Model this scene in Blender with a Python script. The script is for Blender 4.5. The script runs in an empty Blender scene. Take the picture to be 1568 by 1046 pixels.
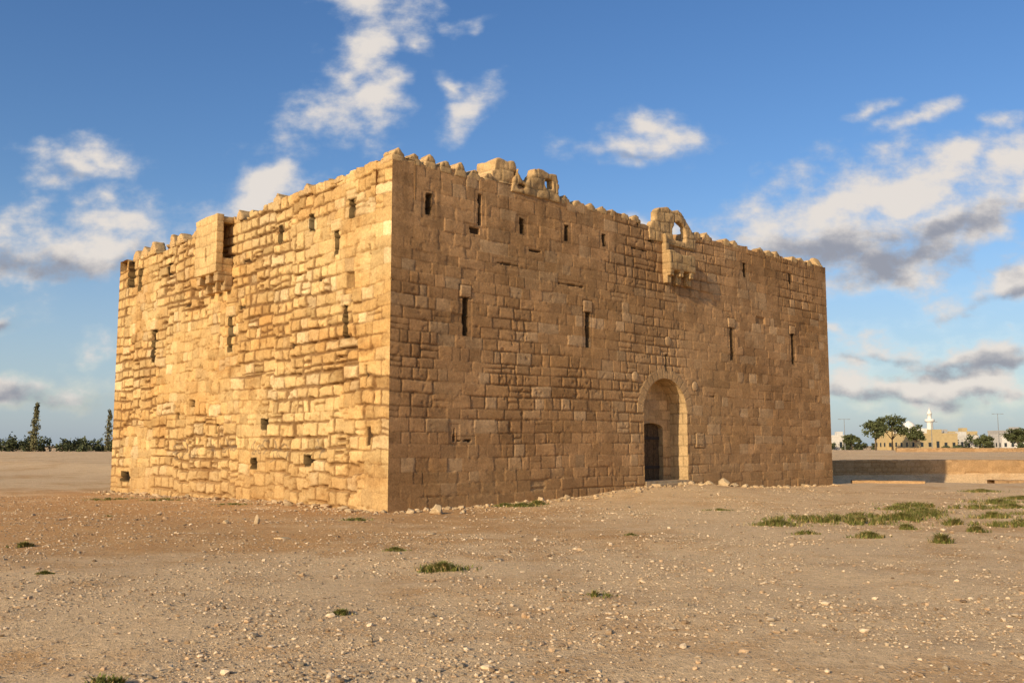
import bpy, bmesh, math, random
import numpy as np
from mathutils import Vector
random.seed(4); RNG=np.random.default_rng(7)
scene=bpy.context.scene
col_root=scene.collection

# ------------------------------------------------------------------ helpers
TAB=RNG.random((256,256))
def vnoise(x,y,o=0):
    x=np.asarray(x,float)+o*17.31; y=np.asarray(y,float)+o*9.73
    xi=np.floor(x).astype(int); yi=np.floor(y).astype(int)
    fx=x-xi; fy=y-yi; fx=fx*fx*(3-2*fx); fy=fy*fy*(3-2*fy)
    x0=xi&255; x1=(xi+1)&255; y0=yi&255; y1=(yi+1)&255
    return (TAB[y0,x0]*(1-fx)+TAB[y0,x1]*fx)*(1-fy)+(TAB[y1,x0]*(1-fx)+TAB[y1,x1]*fx)*fy
def fbm(x,y,o=0,n=4):
    r=0;a=.5;t=0
    for i in range(n):
        r=r+a*vnoise(x*2**i,y*2**i,o+i*3); t+=a; a*=.5
    return r/t
def sst(a,b,x):
    t=np.clip((x-a)/(b-a),0,1); return t*t*(3-2*t)

def mk_mesh(name,co,faces,col=None,mat=None,smooth=True,parent=None):
    co=np.asarray(co,np.float32).reshape(-1,3); faces=np.asarray(faces,np.int32)
    k=faces.shape[1]; me=bpy.data.meshes.new(name)
    me.vertices.add(len(co)); me.vertices.foreach_set('co',co.ravel())
    me.loops.add(faces.size); me.loops.foreach_set('vertex_index',faces.ravel())
    me.polygons.add(len(faces)); me.polygons.foreach_set('loop_start',np.arange(0,faces.size,k,dtype=np.int32))
    me.polygons.foreach_set('use_smooth',np.full(len(faces),smooth))
    me.update(calc_edges=True); me.validate()
    if col is not None:
        c=np.ones((len(co),4),np.float32); c[:,:3]=np.asarray(col).reshape(-1,3)
        at=me.color_attributes.new('Col','FLOAT_COLOR','POINT'); at.data.foreach_set('color',c.ravel())
    if mat: me.materials.append(mat)
    ob=bpy.data.objects.new(name,me); col_root.objects.link(ob)
    if parent: ob.parent=parent
    return ob
def empty(name):
    e=bpy.data.objects.new(name,None); col_root.objects.link(e); return e

def new_mat(name):
    m=bpy.data.materials.new(name); m.use_nodes=True
    nt=m.node_tree; b=nt.nodes['Principled BSDF']; b.inputs['Roughness'].default_value=.95
    b.inputs['Specular IOR Level'].default_value=.12
    return m,nt,b
def N(nt,t,**kw):
    n=nt.nodes.new(t)
    for k,v in kw.items():
        if k in n.inputs.keys(): n.inputs[k].default_value=v
        else: setattr(n,k,v)
    return n
def mixc(nt,f,a,b,mode='MIX'):
    n=nt.nodes.new('ShaderNodeMix'); n.data_type='RGBA'; n.blend_type=mode
    for i,v in ((0,f),(6,a),(7,b)):
        if isinstance(v,(float,int)): n.inputs[i].default_value=v
        elif isinstance(v,tuple): n.inputs[i].default_value=(*v,1)
        else: nt.links.new(v,n.inputs[i])
    return n.outputs[2]
def ramp(nt,v,p0,p1,c0=(0,0,0),c1=(1,1,1)):
    n=nt.nodes.new('ShaderNodeValToRGB'); e=n.color_ramp.elements
    e[0].position=p0;e[1].position=p1;e[0].color=(*c0,1);e[1].color=(*c1,1)
    nt.links.new(v,n.inputs[0]); return n.outputs[0]

def stone_material(name):
    m,nt,b=new_mat(name); L=nt.links
    at=N(nt,'ShaderNodeAttribute',attribute_name='Col'); geo=N(nt,'ShaderNodeNewGeometry')
    n1=N(nt,'ShaderNodeTexNoise',Scale=14.0,Detail=5.0,Roughness=.7); L.new(geo.outputs['Position'],n1.inputs['Vector'])
    n2=N(nt,'ShaderNodeTexNoise',Scale=55.0,Detail=3.0,Roughness=.7); L.new(geo.outputs['Position'],n2.inputs['Vector'])
    c=mixc(nt,1.0,at.outputs['Color'],ramp(nt,n1.outputs[0],.25,.75,(.70,.66,.60),(1.24,1.22,1.18)),'MULTIPLY')
    c=mixc(nt,1.0,c,ramp(nt,n2.outputs[0],.3,.6,(.72,.68,.64),(1.08,1.07,1.06)),'MULTIPLY')
    L.new(c,b.inputs['Base Color'])
    bp=N(nt,'ShaderNodeBump',Strength=.5,Distance=.02); L.new(n1.outputs[0],bp.inputs['Height'])
    bp2=N(nt,'ShaderNodeBump',Strength=.5,Distance=.006); L.new(n2.outputs[0],bp2.inputs['Height']); L.new(bp.outputs[0],bp2.inputs['Normal'])
    L.new(bp2.outputs[0],b.inputs['Normal'])
    return m
M_STONE=stone_material('sandstone')
def simple_mat(name,c,c2=None,scale=8,rough=.95,bump=.2):
    m,nt,b=new_mat(name); b.inputs['Roughness'].default_value=rough
    geo=N(nt,'ShaderNodeNewGeometry'); n=N(nt,'ShaderNodeTexNoise',Scale=float(scale),Detail=5.0); nt.links.new(geo.outputs['Position'],n.inputs['Vector'])
    c2=c2 or tuple(x*.7 for x in c)
    nt.links.new(ramp(nt,n.outputs[0],.3,.7,c2,c),b.inputs['Base Color'])
    bp=N(nt,'ShaderNodeBump',Strength=bump,Distance=.02); nt.links.new(n.outputs[0],bp.inputs['Height']); nt.links.new(bp.outputs[0],b.inputs['Normal'])
    return m

# ------------------------------------------------------------------ layout of the place
A=np.array([-3.16,24.6]); B=np.array([-16.05,38.6]); C=np.array([13.4,40.3]); D=B+C-A
LAB=np.linalg.norm(B-A); LAC=np.linalg.norm(C-A)
u1=(B-A)/LAB; u2=(C-A)/LAC
nAC=np.array([u2[1],-u2[0]])       # outward
nAB=np.array([-u1[1],u1[0]])
SUN_AZ=math.radians(53.0); SUN_EL=math.radians(22.0)

def gz(x,y):
    x=np.asarray(x,float);y=np.asarray(y,float)
    sAC=(x-A[0])*u2[0]+(y-A[1])*u2[1]; dAC=(x-A[0])*nAC[0]+(y-A[1])*nAC[1]
    h=.36*np.exp(-((sAC-11.8)/4.2)**2)*np.exp(-np.clip(dAC,0,99)**2/(2*2.6**2))
    h=h-.17*sst(4,18,(x-A[0])*u1[0]+(y-A[1])*u1[1])*np.exp(-((x+14)/12)**2)*sst(22,34,y)*sst(80,50,y)
    near=sst(90,30,np.hypot(x,y))
    h=h+near*((fbm(x*.35,y*.35,1,3)-.5)*.14+(fbm(x*2.1,y*2.1,2,3)-.5)*.045)
    pit=sst(13.5,16,x)*sst(42.6,45.5,y)*sst(56.1,55.5,y)*sst(75,70,x)
    h=h-.55*pit
    h=h+.66*sst(55.7,57.0,y)*sst(6,14,x)*sst(400,120,y)
    return h

# ------------------------------------------------------------------ ground
def ground():
    n=300
    t=np.linspace(-1,1,2*n+1)
    a=6.7;s=8.0
    xs=s*np.sinh(a*t); ys=s*np.sinh(a*t)+16
    X,Y=np.meshgrid(xs,ys)
    Z=gz(X,Y)
    co=np.stack([X,Y,Z],-1).reshape(-1,3); w=2*n+1
    i=np.arange((w-1)*(w-1)); r=i//(w-1); c=i%(w-1); v=r*w+c
    f=np.stack([v,v+1,v+w+1,v+w],-1)
    m,nt,b=new_mat('desert_ground'); L=nt.links
    geo=N(nt,'ShaderNodeNewGeometry'); P=geo.outputs['Position']
    def noise(sc,det=5.0,r=.6,vec=P):
        q=N(nt,'ShaderNodeTexNoise',Scale=sc,Detail=det,Roughness=r); L.new(vec,q.inputs['Vector']); return q.outputs[0]
    nb=noise(.16,4.0); nm=noise(1.1,6.0,.65); nf=noise(11.0,6.0,.7); nff=noise(70.0,3.0,.7)
    sep=N(nt,'ShaderNodeSeparateXYZ'); L.new(P,sep.inputs[0])
    def mr(v,a0,a1,b0=0.,b1=1.):
        q=N(nt,'ShaderNodeMapRange'); q.interpolation_type='SMOOTHSTEP'; L.new(v,q.inputs[0])
        q.inputs[1].default_value=a0;q.inputs[2].default_value=a1;q.inputs[3].default_value=b0;q.inputs[4].default_value=b1; return q.outputs[0]
    def ma(op,x,y):
        q=N(nt,'ShaderNodeMath',operation=op)
        for k,vv in enumerate((x,y)):
            if isinstance(vv,(int,float)): q.inputs[k].default_value=vv
            else: L.new(vv,q.inputs[k])
        return q.outputs[0]
    zone=ma('MULTIPLY',mr(sep.outputs[1],12.,18.),mr(sep.outputs[0],5.,-3.))
    zone=ma('MULTIPLY',zone,mr(sep.outputs[1],44.,32.))
    f1=ma('ADD',ma('MULTIPLY',zone,.65),ma('MULTIPLY',ma('SUBTRACT',nb,.5),2.2))
    f1=ma('ADD',f1,ma('MULTIPLY',ma('SUBTRACT',nm,.5),2.2))
    c=mixc(nt,mr(f1,-.2,.8),(.80,.56,.305),(.60,.33,.125))
    c=mixc(nt,1.0,c,ramp(nt,nf,.3,.7,(.72,.70,.68),(1.14,1.14,1.14)),'MULTIPLY')
    vo=N(nt,'ShaderNodeTexVoronoi',Scale=26.0); L.new(P,vo.inputs['Vector'])
    vo2=N(nt,'ShaderNodeTexVoronoi',Scale=60.0); L.new(P,vo2.inputs['Vector'])
    cellv=N(nt,'ShaderNodeSeparateColor'); L.new(vo.outputs['Color'],cellv.inputs[0])
    cellv2=N(nt,'ShaderNodeSeparateColor'); L.new(vo2.outputs['Color'],cellv2.inputs[0])
    g=ma('MULTIPLY',mr(cellv.outputs[0],.62,.75),mr(vo.outputs['Distance'],.5,.3))
    g=ma('MULTIPLY',g,mr(nm,.35,.6))
    c=mixc(nt,g,c,ramp(nt,cellv.outputs[1],0.,1.,(.36,.24,.14),(.84,.68,.47)))
    g2=ma('MULTIPLY',mr(cellv2.outputs[0],.45,.6),mr(vo2.outputs['Distance'],.5,.3))
    c=mixc(nt,ma('MULTIPLY',g2,.8),c,ramp(nt,cellv2.outputs[1],0.,1.,(.28,.17,.09),(.84,.64,.42)))
    L.new(c,b.inputs['Base Color'])
    hgt=ma('ADD',ma('MULTIPLY',g,.8),ma('MULTIPLY',g2,.45)); hgt=ma('ADD',hgt,ma('MULTIPLY',nf,1.4)); hgt=ma('ADD',hgt,ma('MULTIPLY',nff,.5))
    bp=N(nt,'ShaderNodeBump',Strength=.9,Distance=.028); L.new(hgt,bp.inputs['Height']); L.new(bp.outputs[0],b.inputs['Normal'])
    mk_mesh('ground',co,f,mat=m)
ground()

# ------------------------------------------------------------------ fort masonry
fort=empty('desert_fort')
def layout(L,zb,Ht,hr,lr,rng):
    zs=[zb]
    while zs[-1]<Ht+.6: zs.append(zs[-1]+rng.uniform(*hr))
    rows=[]
    for k in range(len(zs)-1):
        e=[0.0,(.36 if k%2 else .72)*rng.uniform(.85,1.15)]
        f=rng.choice([.8,1,1,1.25])
        while e[-1]<L-1.1: e.append(e[-1]+f*rng.uniform(*lr)*(1.35 if rng.random()<.15 else 1))
        e.append(L-(.36 if k%2 else .7)); 
        if e[-1]<=e[-2]+.12: e.pop(-2)
        e.append(L+.001); rows.append(np.array(e))
    return np.array(zs),rows

def stone_field(S,Z,L,P,seed,ring=None):
    rng=np.random.default_rng(seed)
    zs,rows=layout(L,-.7,10.2,P['h'],P['l'],rng)
    edge=np.minimum(sst(0,.25,S),sst(L,L-.25,S))
    rough=fbm(S*.33,Z*.4,seed,3); rough=sst(.38,.66,rough)
    quoin=np.maximum(sst(1.0,.4,S),sst(L-1.0,L-.4,S))*P.get('quoin',.7)
    wp=P['warp']*(1-.6*quoin)*edge
    Sw=S+(fbm(S*2.6,Z*2.6,seed+1,3)-.5)*wp*2; Zw=Z+(fbm(S*1.7,Z*2.2,seed+2,3)-.5)*wp*2.0+(vnoise(S*.25,Z*0+.3,seed+9)-.5)*.1*edge
    Zw=Zw+P.get('jog',0)*(np.floor(3*vnoise(S*.9+fbm(S*2,Z*2,seed,2)*.5,np.floor(Z/1.3)*7.7,seed+13))-1)*edge*(1-quoin)
    Sw=np.clip(Sw,0,L); c=np.clip(np.searchsorted(zs,Zw)-1,0,len(rows)-1)
    h=np.zeros_like(S); tone=np.ones_like(S); hue=np.zeros_like(S); d=np.zeros_like(S); miss=np.zeros_like(S)
    for k in range(len(rows)):
        m=np.nonzero(c==k)
        if len(m[0])==0: continue
        e=rows[k]; n=len(e)-1
        j=np.clip(np.searchsorted(e,Sw[m])-1,0,n-1)
        pr=rng.normal(0,1,n); tx=rng.normal(0,1,n); tz=rng.normal(0,1,n); tn=rng.normal(0,1,n); hu=rng.random(n)
        sp=rng.random(n)<P['split']; spz=rng.uniform(.35,.65,n); ms=(rng.random(n)<P['miss'])*rng.uniform(.5,1,n); spt=rng.normal(0,.6,n)
        s0=e[j]; s1=e[j+1]; z0=zs[k]; z1=zs[k+1]
        zz=Zw[m]; zm=z0+(z1-z0)*spz[j]; lo=zz<zm
        a0=np.where(sp[j]&~lo,zm,z0); a1=np.where(sp[j]&lo,zm,z1)
        dx=np.minimum(Sw[m]-s0,s1-Sw[m]); dz=np.minimum(zz-a0,a1-zz)
        dx=np.where((j==0)&(Sw[m]-s0<s1-Sw[m]),.3,dx); dx=np.where((j==n-1)&(s1-Sw[m]<Sw[m]-s0),.3,dx)
        r=P.get('round',.05); qx=np.clip(r-dx,0,None); qz=np.clip(r-dz,0,None)
        d[m]=np.where((dx<r)&(dz<r),r-np.hypot(qx,qz),np.minimum(dx,dz))
        ls=(Sw[m]-(s0+s1)/2); lz=zz-(a0+a1)/2
        ex=sp[j]&lo
        h[m]=P['prot']*(pr[j]+ex*spt[j])+P['tilt']*(tx[j]*ls+.6*tz[j]*lz)
        tone[m]=1+P['tone']*(tn[j]+ex*spt[j]); hue[m]=hu[j]; miss[m]=ms[j]
    q=1-quoin*.8
    h=np.clip(h,-.09,.07)*q*edge
    w=P['jw']*(.5+1.3*rough)*(.4+1.2*fbm(S*7,Z*7,seed+3,2))*(.5+1.1*fbm(S*1.1,Z*1.3,seed+21,2)); w=w*(1-.4*quoin)
    js=1-sst(0,1,np.clip(d,0,None)/w)
    jd=P['jd']*(.45+1.1*rough)*(.15+1.6*fbm(S*1.6,Z*1.6,seed+5,2))*(1-.55*quoin)
    h=h-jd*js
    h=h+(fbm(S*2.2,Z*2.2,seed+4,5)-.5)*P['amp']*(.5+rough)*2*q*edge
    pits=sst(.66,.8,fbm(S*5,Z*5,seed+6,3))*rough; h=h-pits*P['pit']*q
    # broken arrises: corners of stones knocked off
    chip=sst(.55,.75,fbm(S*4.3,Z*4.3,seed+15,3))*(1-sst(.0,.13,d))*P.get('chip',0); h=h-chip*q
    h=h-miss*P['missd']*sst(0,.05,d)*q
    big=fbm(S*.3,Z*.5,seed+7,4); fine=fbm(S*3,Z*6,seed+8,4)
    c1=np.array(P['c1']);c2=np.array(P['c2']);c3=np.array(P['c3'])
    hh=np.clip(hue*.6+(big-.5)*2.2+.2,0,1)[...,None]
    col=c1*(1-hh)+c2*hh
    pl=(sst(.75,1,hue)*.85)[...,None]; col=col*(1-pl)+c3*pl
    col=col*np.clip(tone,.6,1.35)[...,None]*(.76+.48*fine)[...,None]
    dk=np.clip(js*P['jdark']*(.35+1.0*rough)+pits*.35+miss*.35+chip*5,0,.85)[...,None]
    col=col*(1-dk)+np.array([.19,.105,.045])*dk
    ft=(sst(1.3,.0,Z-.5*fbm(S*.9,Z,seed,3))*.45)[...,None]; col=col*(1-ft)+np.array([.40,.25,.115])*ft
    if ring:
        sc,sp_,R=ring; rr=np.hypot(S-sc,Z-sp_); inr=(Z>sp_)&(rr<R+.34)
        th=np.arctan2(Z-sp_,S-sc)/(math.pi/15); fr=np.abs(th-np.round(th)); idx=np.floor(th).astype(int)
        dd=np.minimum(fr*(math.pi/15)*rr,R+.34-rr); jj=1-sst(0,.022,dd)
        hr_=.004-.014*jj+(fbm(S*3,Z*3,99,3)-.5)*.012
        h=np.where(inr,hr_,h); t2=(1+.07*np.sin(idx*7.3)+.2*(fine-.5))[...,None]
        cr=np.array([.49,.32,.165])*t2*(1-.3*jj[...,None]); col=np.where(inr[...,None],cr,col)
    return h,col

def build_wall(name,O,u,n,L,zb,top,res,P,seed,slits=(),caps=(),hole=None,ring=None,thick=.75,back_z=8.2,paint=None,parent=fort,bosses=()):
    zt=10.0
    s=np.linspace(0,L,int(round(L/res))+1); z=np.arange(zb,zt,res)
    S,Z=np.meshgrid(s,z); T=top(S); zmax=T.max()
    z=z[:int((zmax-zb)/res)+3]; S,Z=np.meshgrid(s,z); T=top(S); Zc=np.minimum(Z,T)
    inside=np.zeros(S.shape,bool)
    if hole:
        sc,z0,sp_,hw,rise=hole
        inside=(np.abs(S-sc)<hw)&(Zc<=sp_)&(Zc>z0)
        rr=np.hypot((S-sc)/hw,(Zc-sp_)/rise); up=(Zc>sp_)&(rr<1); 
    h,col=stone_field(S,Zc,L,P,seed,ring)
    Sx=S.copy()
    if hole:
        Sx=np.where(inside,sc+np.sign(S-sc+1e-6)*hw,Sx); f=1/np.maximum(rr,1e-3)
        Sx=np.where(up,sc+(S-sc)*f,Sx); Zc=np.where(up,sp_+(Zc-sp_)*f,Zc)
        inside|=up; h=np.where(inside,0,h)
    for (cs,cz,w,hh,pr) in caps:
        je=(fbm(S*5,Zc*5,seed+41,2)-.5)*.03
        m=(np.abs(S-cs)+je<w/2)&(np.abs(Zc-cz)+je<hh/2); e=np.minimum(w/2-np.abs(S-cs),hh/2-np.abs(Zc-cz))
        h=np.where(m,pr*sst(0,.03,e)+(h*.4),h); col=np.where(m[...,None],col*.5+np.array(P['c3'])*.5,col)
        m2=(np.abs(S-cs)<w/2+.03)&(np.abs(Zc-cz)<hh/2+.03)&~m; h=np.where(m2,h-.025,h); col=np.where(m2[...,None],col*.65,col)
    for (cs,cz,r) in bosses:
        rr_=np.hypot(S-cs,Zc-cz); m=rr_<r; h=np.where(m,.035*np.sqrt(np.clip(1-(rr_/r)**2,0,1))+.005,h); col=np.where(m[...,None],np.array(P['c3'])*1.0,col)
        h=np.where((rr_>=r)&(rr_<r+.03),h-.02,h)
    for (cs,cz,w,hh,dp) in slits:
        je=(fbm(S*6,Zc*6,seed+31,2)-.5)*.05
        m=(np.abs(S-cs)+je<w/2)&(np.abs(Zc-cz)+je<hh/2)
        near=(np.abs(S-cs)<w/2+.16)&(np.abs(Zc-cz)<hh/2+.12)&~m
        h=np.where(near,h-.02*fbm(S*4,Zc*4,seed,2),h)
        if dp>=.3:   # shade of deep openings painted into the colour: dark arrises, near-black inside
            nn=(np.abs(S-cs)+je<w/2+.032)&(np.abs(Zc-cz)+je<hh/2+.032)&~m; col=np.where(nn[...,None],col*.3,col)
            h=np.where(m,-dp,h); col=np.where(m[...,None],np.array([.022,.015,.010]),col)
        else:
            h=np.where(m,-dp,h); col=np.where(m[...,None],np.array([.075,.045,.022]),col)
    if paint is not None: col=paint(S,Zc,col)
    nz,ns=S.shape
    XY=np.array(O)+Sx[...,None]*u+h[...,None]*n
    co=np.concatenate([XY,Zc[...,None]],-1).reshape(-1,3); cc=col.reshape(-1,3)
    r,c=np.meshgrid(np.arange(nz-1),np.arange(ns-1),indexing='ij'); v=(r*ns+c)
    ii=inside; dead=ii[:-1,:-1]&ii[1:,:-1]&ii[:-1,1:]&ii[1:,1:]
    dead|=(Z[:-1,:-1]>=T[:-1,:-1])&(Z[:-1,1:]>=T[:-1,1:])
    v=v[~dead]; f=np.stack([v,v+1,v+ns+1,v+ns],-1)
    tl=(nz-1)*ns+np.arange(ns); base=len(co); rows=[tl]; rows_co=[];rows_c=[]
    K=5
    for q in range(1,K+1):
        dep=thick*q/K; zz=T[-1]+(fbm(s*3,np.full(ns,q*1.7),seed+12,3)-.5)*.08
        rows_co.append(np.concatenate([np.array(O)+s[:,None]*u-dep*n,zz[:,None]],-1)); rows_c.append(col[-1]*(.9+.2*fbm(s*4,s*0+q,3,2))[:,None])
    rows_co.append(np.concatenate([np.array(O)+s[:,None]*u-thick*n,np.full((ns,1),back_z)],-1)); rows_c.append(col[-1])
    co=np.concatenate([co]+rows_co); cc=np.concatenate([cc]+rows_c)
    for q in range(K+1): rows.append(base+q*ns+np.arange(ns))
    for a,b_ in zip(rows[:-1],rows[1:]): f=np.concatenate([f,np.stack([a[:-1],a[1:],b_[1:],b_[:-1]],-1)])
    if (u[1]*n[0]-u[0]*n[1])<0: f=f[:,::-1]
    return mk_mesh(name,co,f,cc,M_STONE,parent=parent)

rt=np.random.default_rng(11)
def make_top(base,L,steps,low=()):
    e=[0]
    while e[-1]<L: e.append(e[-1]+rt.uniform(.3,.75))
    e=np.array(e); vals=rt.choice([0,0,0,-.03,-.06,-.10,.03],len(e))*steps
    def top(S):
        j=np.clip(np.searchsorted(e,S)-1,0,len(e)-1)
        t=base(S)+vals[j]+(fbm(S*2.5,S*0,5,3)-.5)*.10
        for (a,b_,dz) in low: t=t+dz*sst(a-.12,a,S)*sst(b_+.12,b_,S)
        return t
    return top
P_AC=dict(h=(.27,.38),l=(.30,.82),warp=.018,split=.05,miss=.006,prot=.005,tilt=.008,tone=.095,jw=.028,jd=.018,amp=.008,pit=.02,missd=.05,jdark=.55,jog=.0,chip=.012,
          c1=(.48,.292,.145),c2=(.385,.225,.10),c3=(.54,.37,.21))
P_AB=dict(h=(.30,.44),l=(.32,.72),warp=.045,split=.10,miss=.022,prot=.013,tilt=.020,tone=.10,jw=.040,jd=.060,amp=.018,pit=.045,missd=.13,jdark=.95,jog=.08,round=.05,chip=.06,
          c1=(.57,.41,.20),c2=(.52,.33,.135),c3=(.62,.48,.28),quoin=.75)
topAC=make_top(lambda S:9.30-0.004*S,LAC,1.0,low=[(7.6,8.4,-.06),(10.2,11.0,-.16),(12.15,12.85,-.55),(13.4,13.9,-.15)])
topAB=make_top(lambda S:9.30-.012*S,LAB,1.0,low=[(8.0,8.9,-.15),(11.0,13.0,-.1),(14.6,15.4,-.22),(18.35,19.3,-.38)])
AR=(11.57,-.6,2.72,1.2,1.2)
sl=[(1.24,8.17,.17,.55,.5),(4.78,8.12,.14,.44,.4),(6.7,8.22,.15,.47,.4),(8.46,8.25,.12,.35,.4),(16.6,8.3,.14,.5,.4),(19.9,8.35,.14,.4,.4),
    (2.575,5.2,.16,1.05,.6),(7.64,5.26,.16,1.1,.6),(15.63,5.4,.17,1.2,.6),(19.95,5.5,.17,1.2,.6),(11.65,4.45,.09,.55,.3),(10.9,8.6,.25,.12,.15),
    (14.3,3.4,.3,.06,.1),(2.2,1.95,.05,.35,.10),(2.55,1.78,.5,.035,.08),(3.1,8.35,.12,.9,.12),(5.3,7.45,.5,.05,.08),(2.9,7.7,.35,.15,.1),(10.3,8.2,.9,.05,.08),(4.2,6.9,.9,.04,.06),(6.9,6.6,1.1,.04,.06)]
cp=[(2.575,5.92,.42,.34,.03),(7.64,6.0,.42,.36,.03),(15.63,6.18,.46,.36,.03),(19.95,6.27,.46,.34,.03),(13.5,1.82,.5,.5,.02)]
def paintAC(S,Z,col):
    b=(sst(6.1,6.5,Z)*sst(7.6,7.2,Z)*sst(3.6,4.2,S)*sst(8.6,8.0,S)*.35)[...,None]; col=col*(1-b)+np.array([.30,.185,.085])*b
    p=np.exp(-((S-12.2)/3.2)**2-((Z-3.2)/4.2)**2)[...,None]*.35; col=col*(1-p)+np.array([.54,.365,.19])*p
    e=np.maximum(np.abs(S-13.5),np.abs(Z-1.82)); k=((e<.17)&(e>.14))[...,None]; col=np.where(k,col*.6,col)
    st=sst(.52,.78,fbm(S*3.2,Z*.25,55,4))*sst(5.5,9,Z)*.3; bl=sst(.5,.7,fbm(S*.5,Z*.7,57,4))*.2
    return col*(1-st[...,None])*(1-bl[...,None]*np.array([.8,.9,1.]))
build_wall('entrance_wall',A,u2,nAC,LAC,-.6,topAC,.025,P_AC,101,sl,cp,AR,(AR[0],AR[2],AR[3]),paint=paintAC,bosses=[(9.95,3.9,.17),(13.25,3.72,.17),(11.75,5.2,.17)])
slB=[(17.84,8.55,.62,1.25,.7),(16.9,8.1,.28,.85,.5),(1.96,8.19,.2,.5,.4),(4.05,8.18,.24,.45,.4),(5.92,8.14,.26,.5,.4),(2.67,7.34,.2,.66,.5),
     (2.15,5.04,.2,.85,.6),(9.05,5.28,.28,1.15,.6),(15.36,5.37,.32,1.2,.6),(14.2,8.1,.25,.5,.4),(3.99,1.22,.36,.28,.35),(7.2,1.1,.4,.3,.3),(6.6,2.3,.34,.3,.3),
     (17.6,.45,.9,.35,.3),(1.1,3.5,.12,.6,.12),(11.8,3.1,.45,.24,.25),(.95,1.9,.2,.5,.10),(13.0,2.7,.3,.2,.2),(5.0,4.6,.3,.18,.14),(9.9,2.2,.2,.3,.15),(1.0,6.9,.1,.3,.1),(8.1,7.6,.5,.12,.12),(8.3,6.1,.4,.1,.1),(3.5,6.4,.3,.1,.1),(12.5,6.6,.4,.12,.12)]
cpB=[(2.67,7.85,.5,.34,.05),(2.15,5.65,.45,.34,.04),(9.05,6.05,.6,.34,.04),(1.96,8.6,.5,.26,.03),(15.36,6.15,.6,.34,.04)]
gr=np.random.default_rng(5); strokes=[]
for s0 in (3.4,5.3,6.0,6.6,7.1,8.4,9.2,10.0,11.5,12.4,13.2):
    for q in range(3): strokes.append((s0+gr.uniform(-.2,.2),1.5+gr.uniform(-.15,.2),gr.uniform(.1,.26),gr.uniform(0,6.28),gr.uniform(1.5,4.5)))
def paintAB(S,Z,col):
    k=np.zeros_like(S)
    for (cs,cz,r,a,sp) in strokes:
        rr=np.hypot(S-cs,Z-cz); an=(np.arctan2(Z-cz,S-cs)-a)%6.283
        k=np.maximum(k,(np.abs(rr-r)<.028)*(an<sp))
    k=(k*.55)[...,None]; col=col*(1-k)+np.array([.10,.08,.07])*k
    st=(sst(.52,.72,fbm(S*.8,Z*.9,66,4))*.28)[...,None]; return col*(1-st*np.array([.5,.75,1.0]))
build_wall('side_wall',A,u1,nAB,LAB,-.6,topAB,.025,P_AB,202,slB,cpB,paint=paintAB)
P_R=dict(P_AB)
build_wall('rear_wall',B,u2,-nAC,LAC,-.6,make_top(lambda S:9.1+0*S,LAC,1),.12,P_R,303)
build_wall('far_side_wall',C,u1,-nAB,LAB,-.6,make_top(lambda S:9.15+0*S,LAB,1),.12,P_R,404)
ins=.3; q=[A+(u1+u2)*ins,C+(u1-u2)*ins,D-(u1+u2)*ins,B+(u2-u1)*ins]
mk_mesh('roof_terrace',[(p[0],p[1],8.25) for p in q],[[0,1,2,3]],[(.4,.28,.16)]*4,M_STONE,parent=fort)

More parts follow.
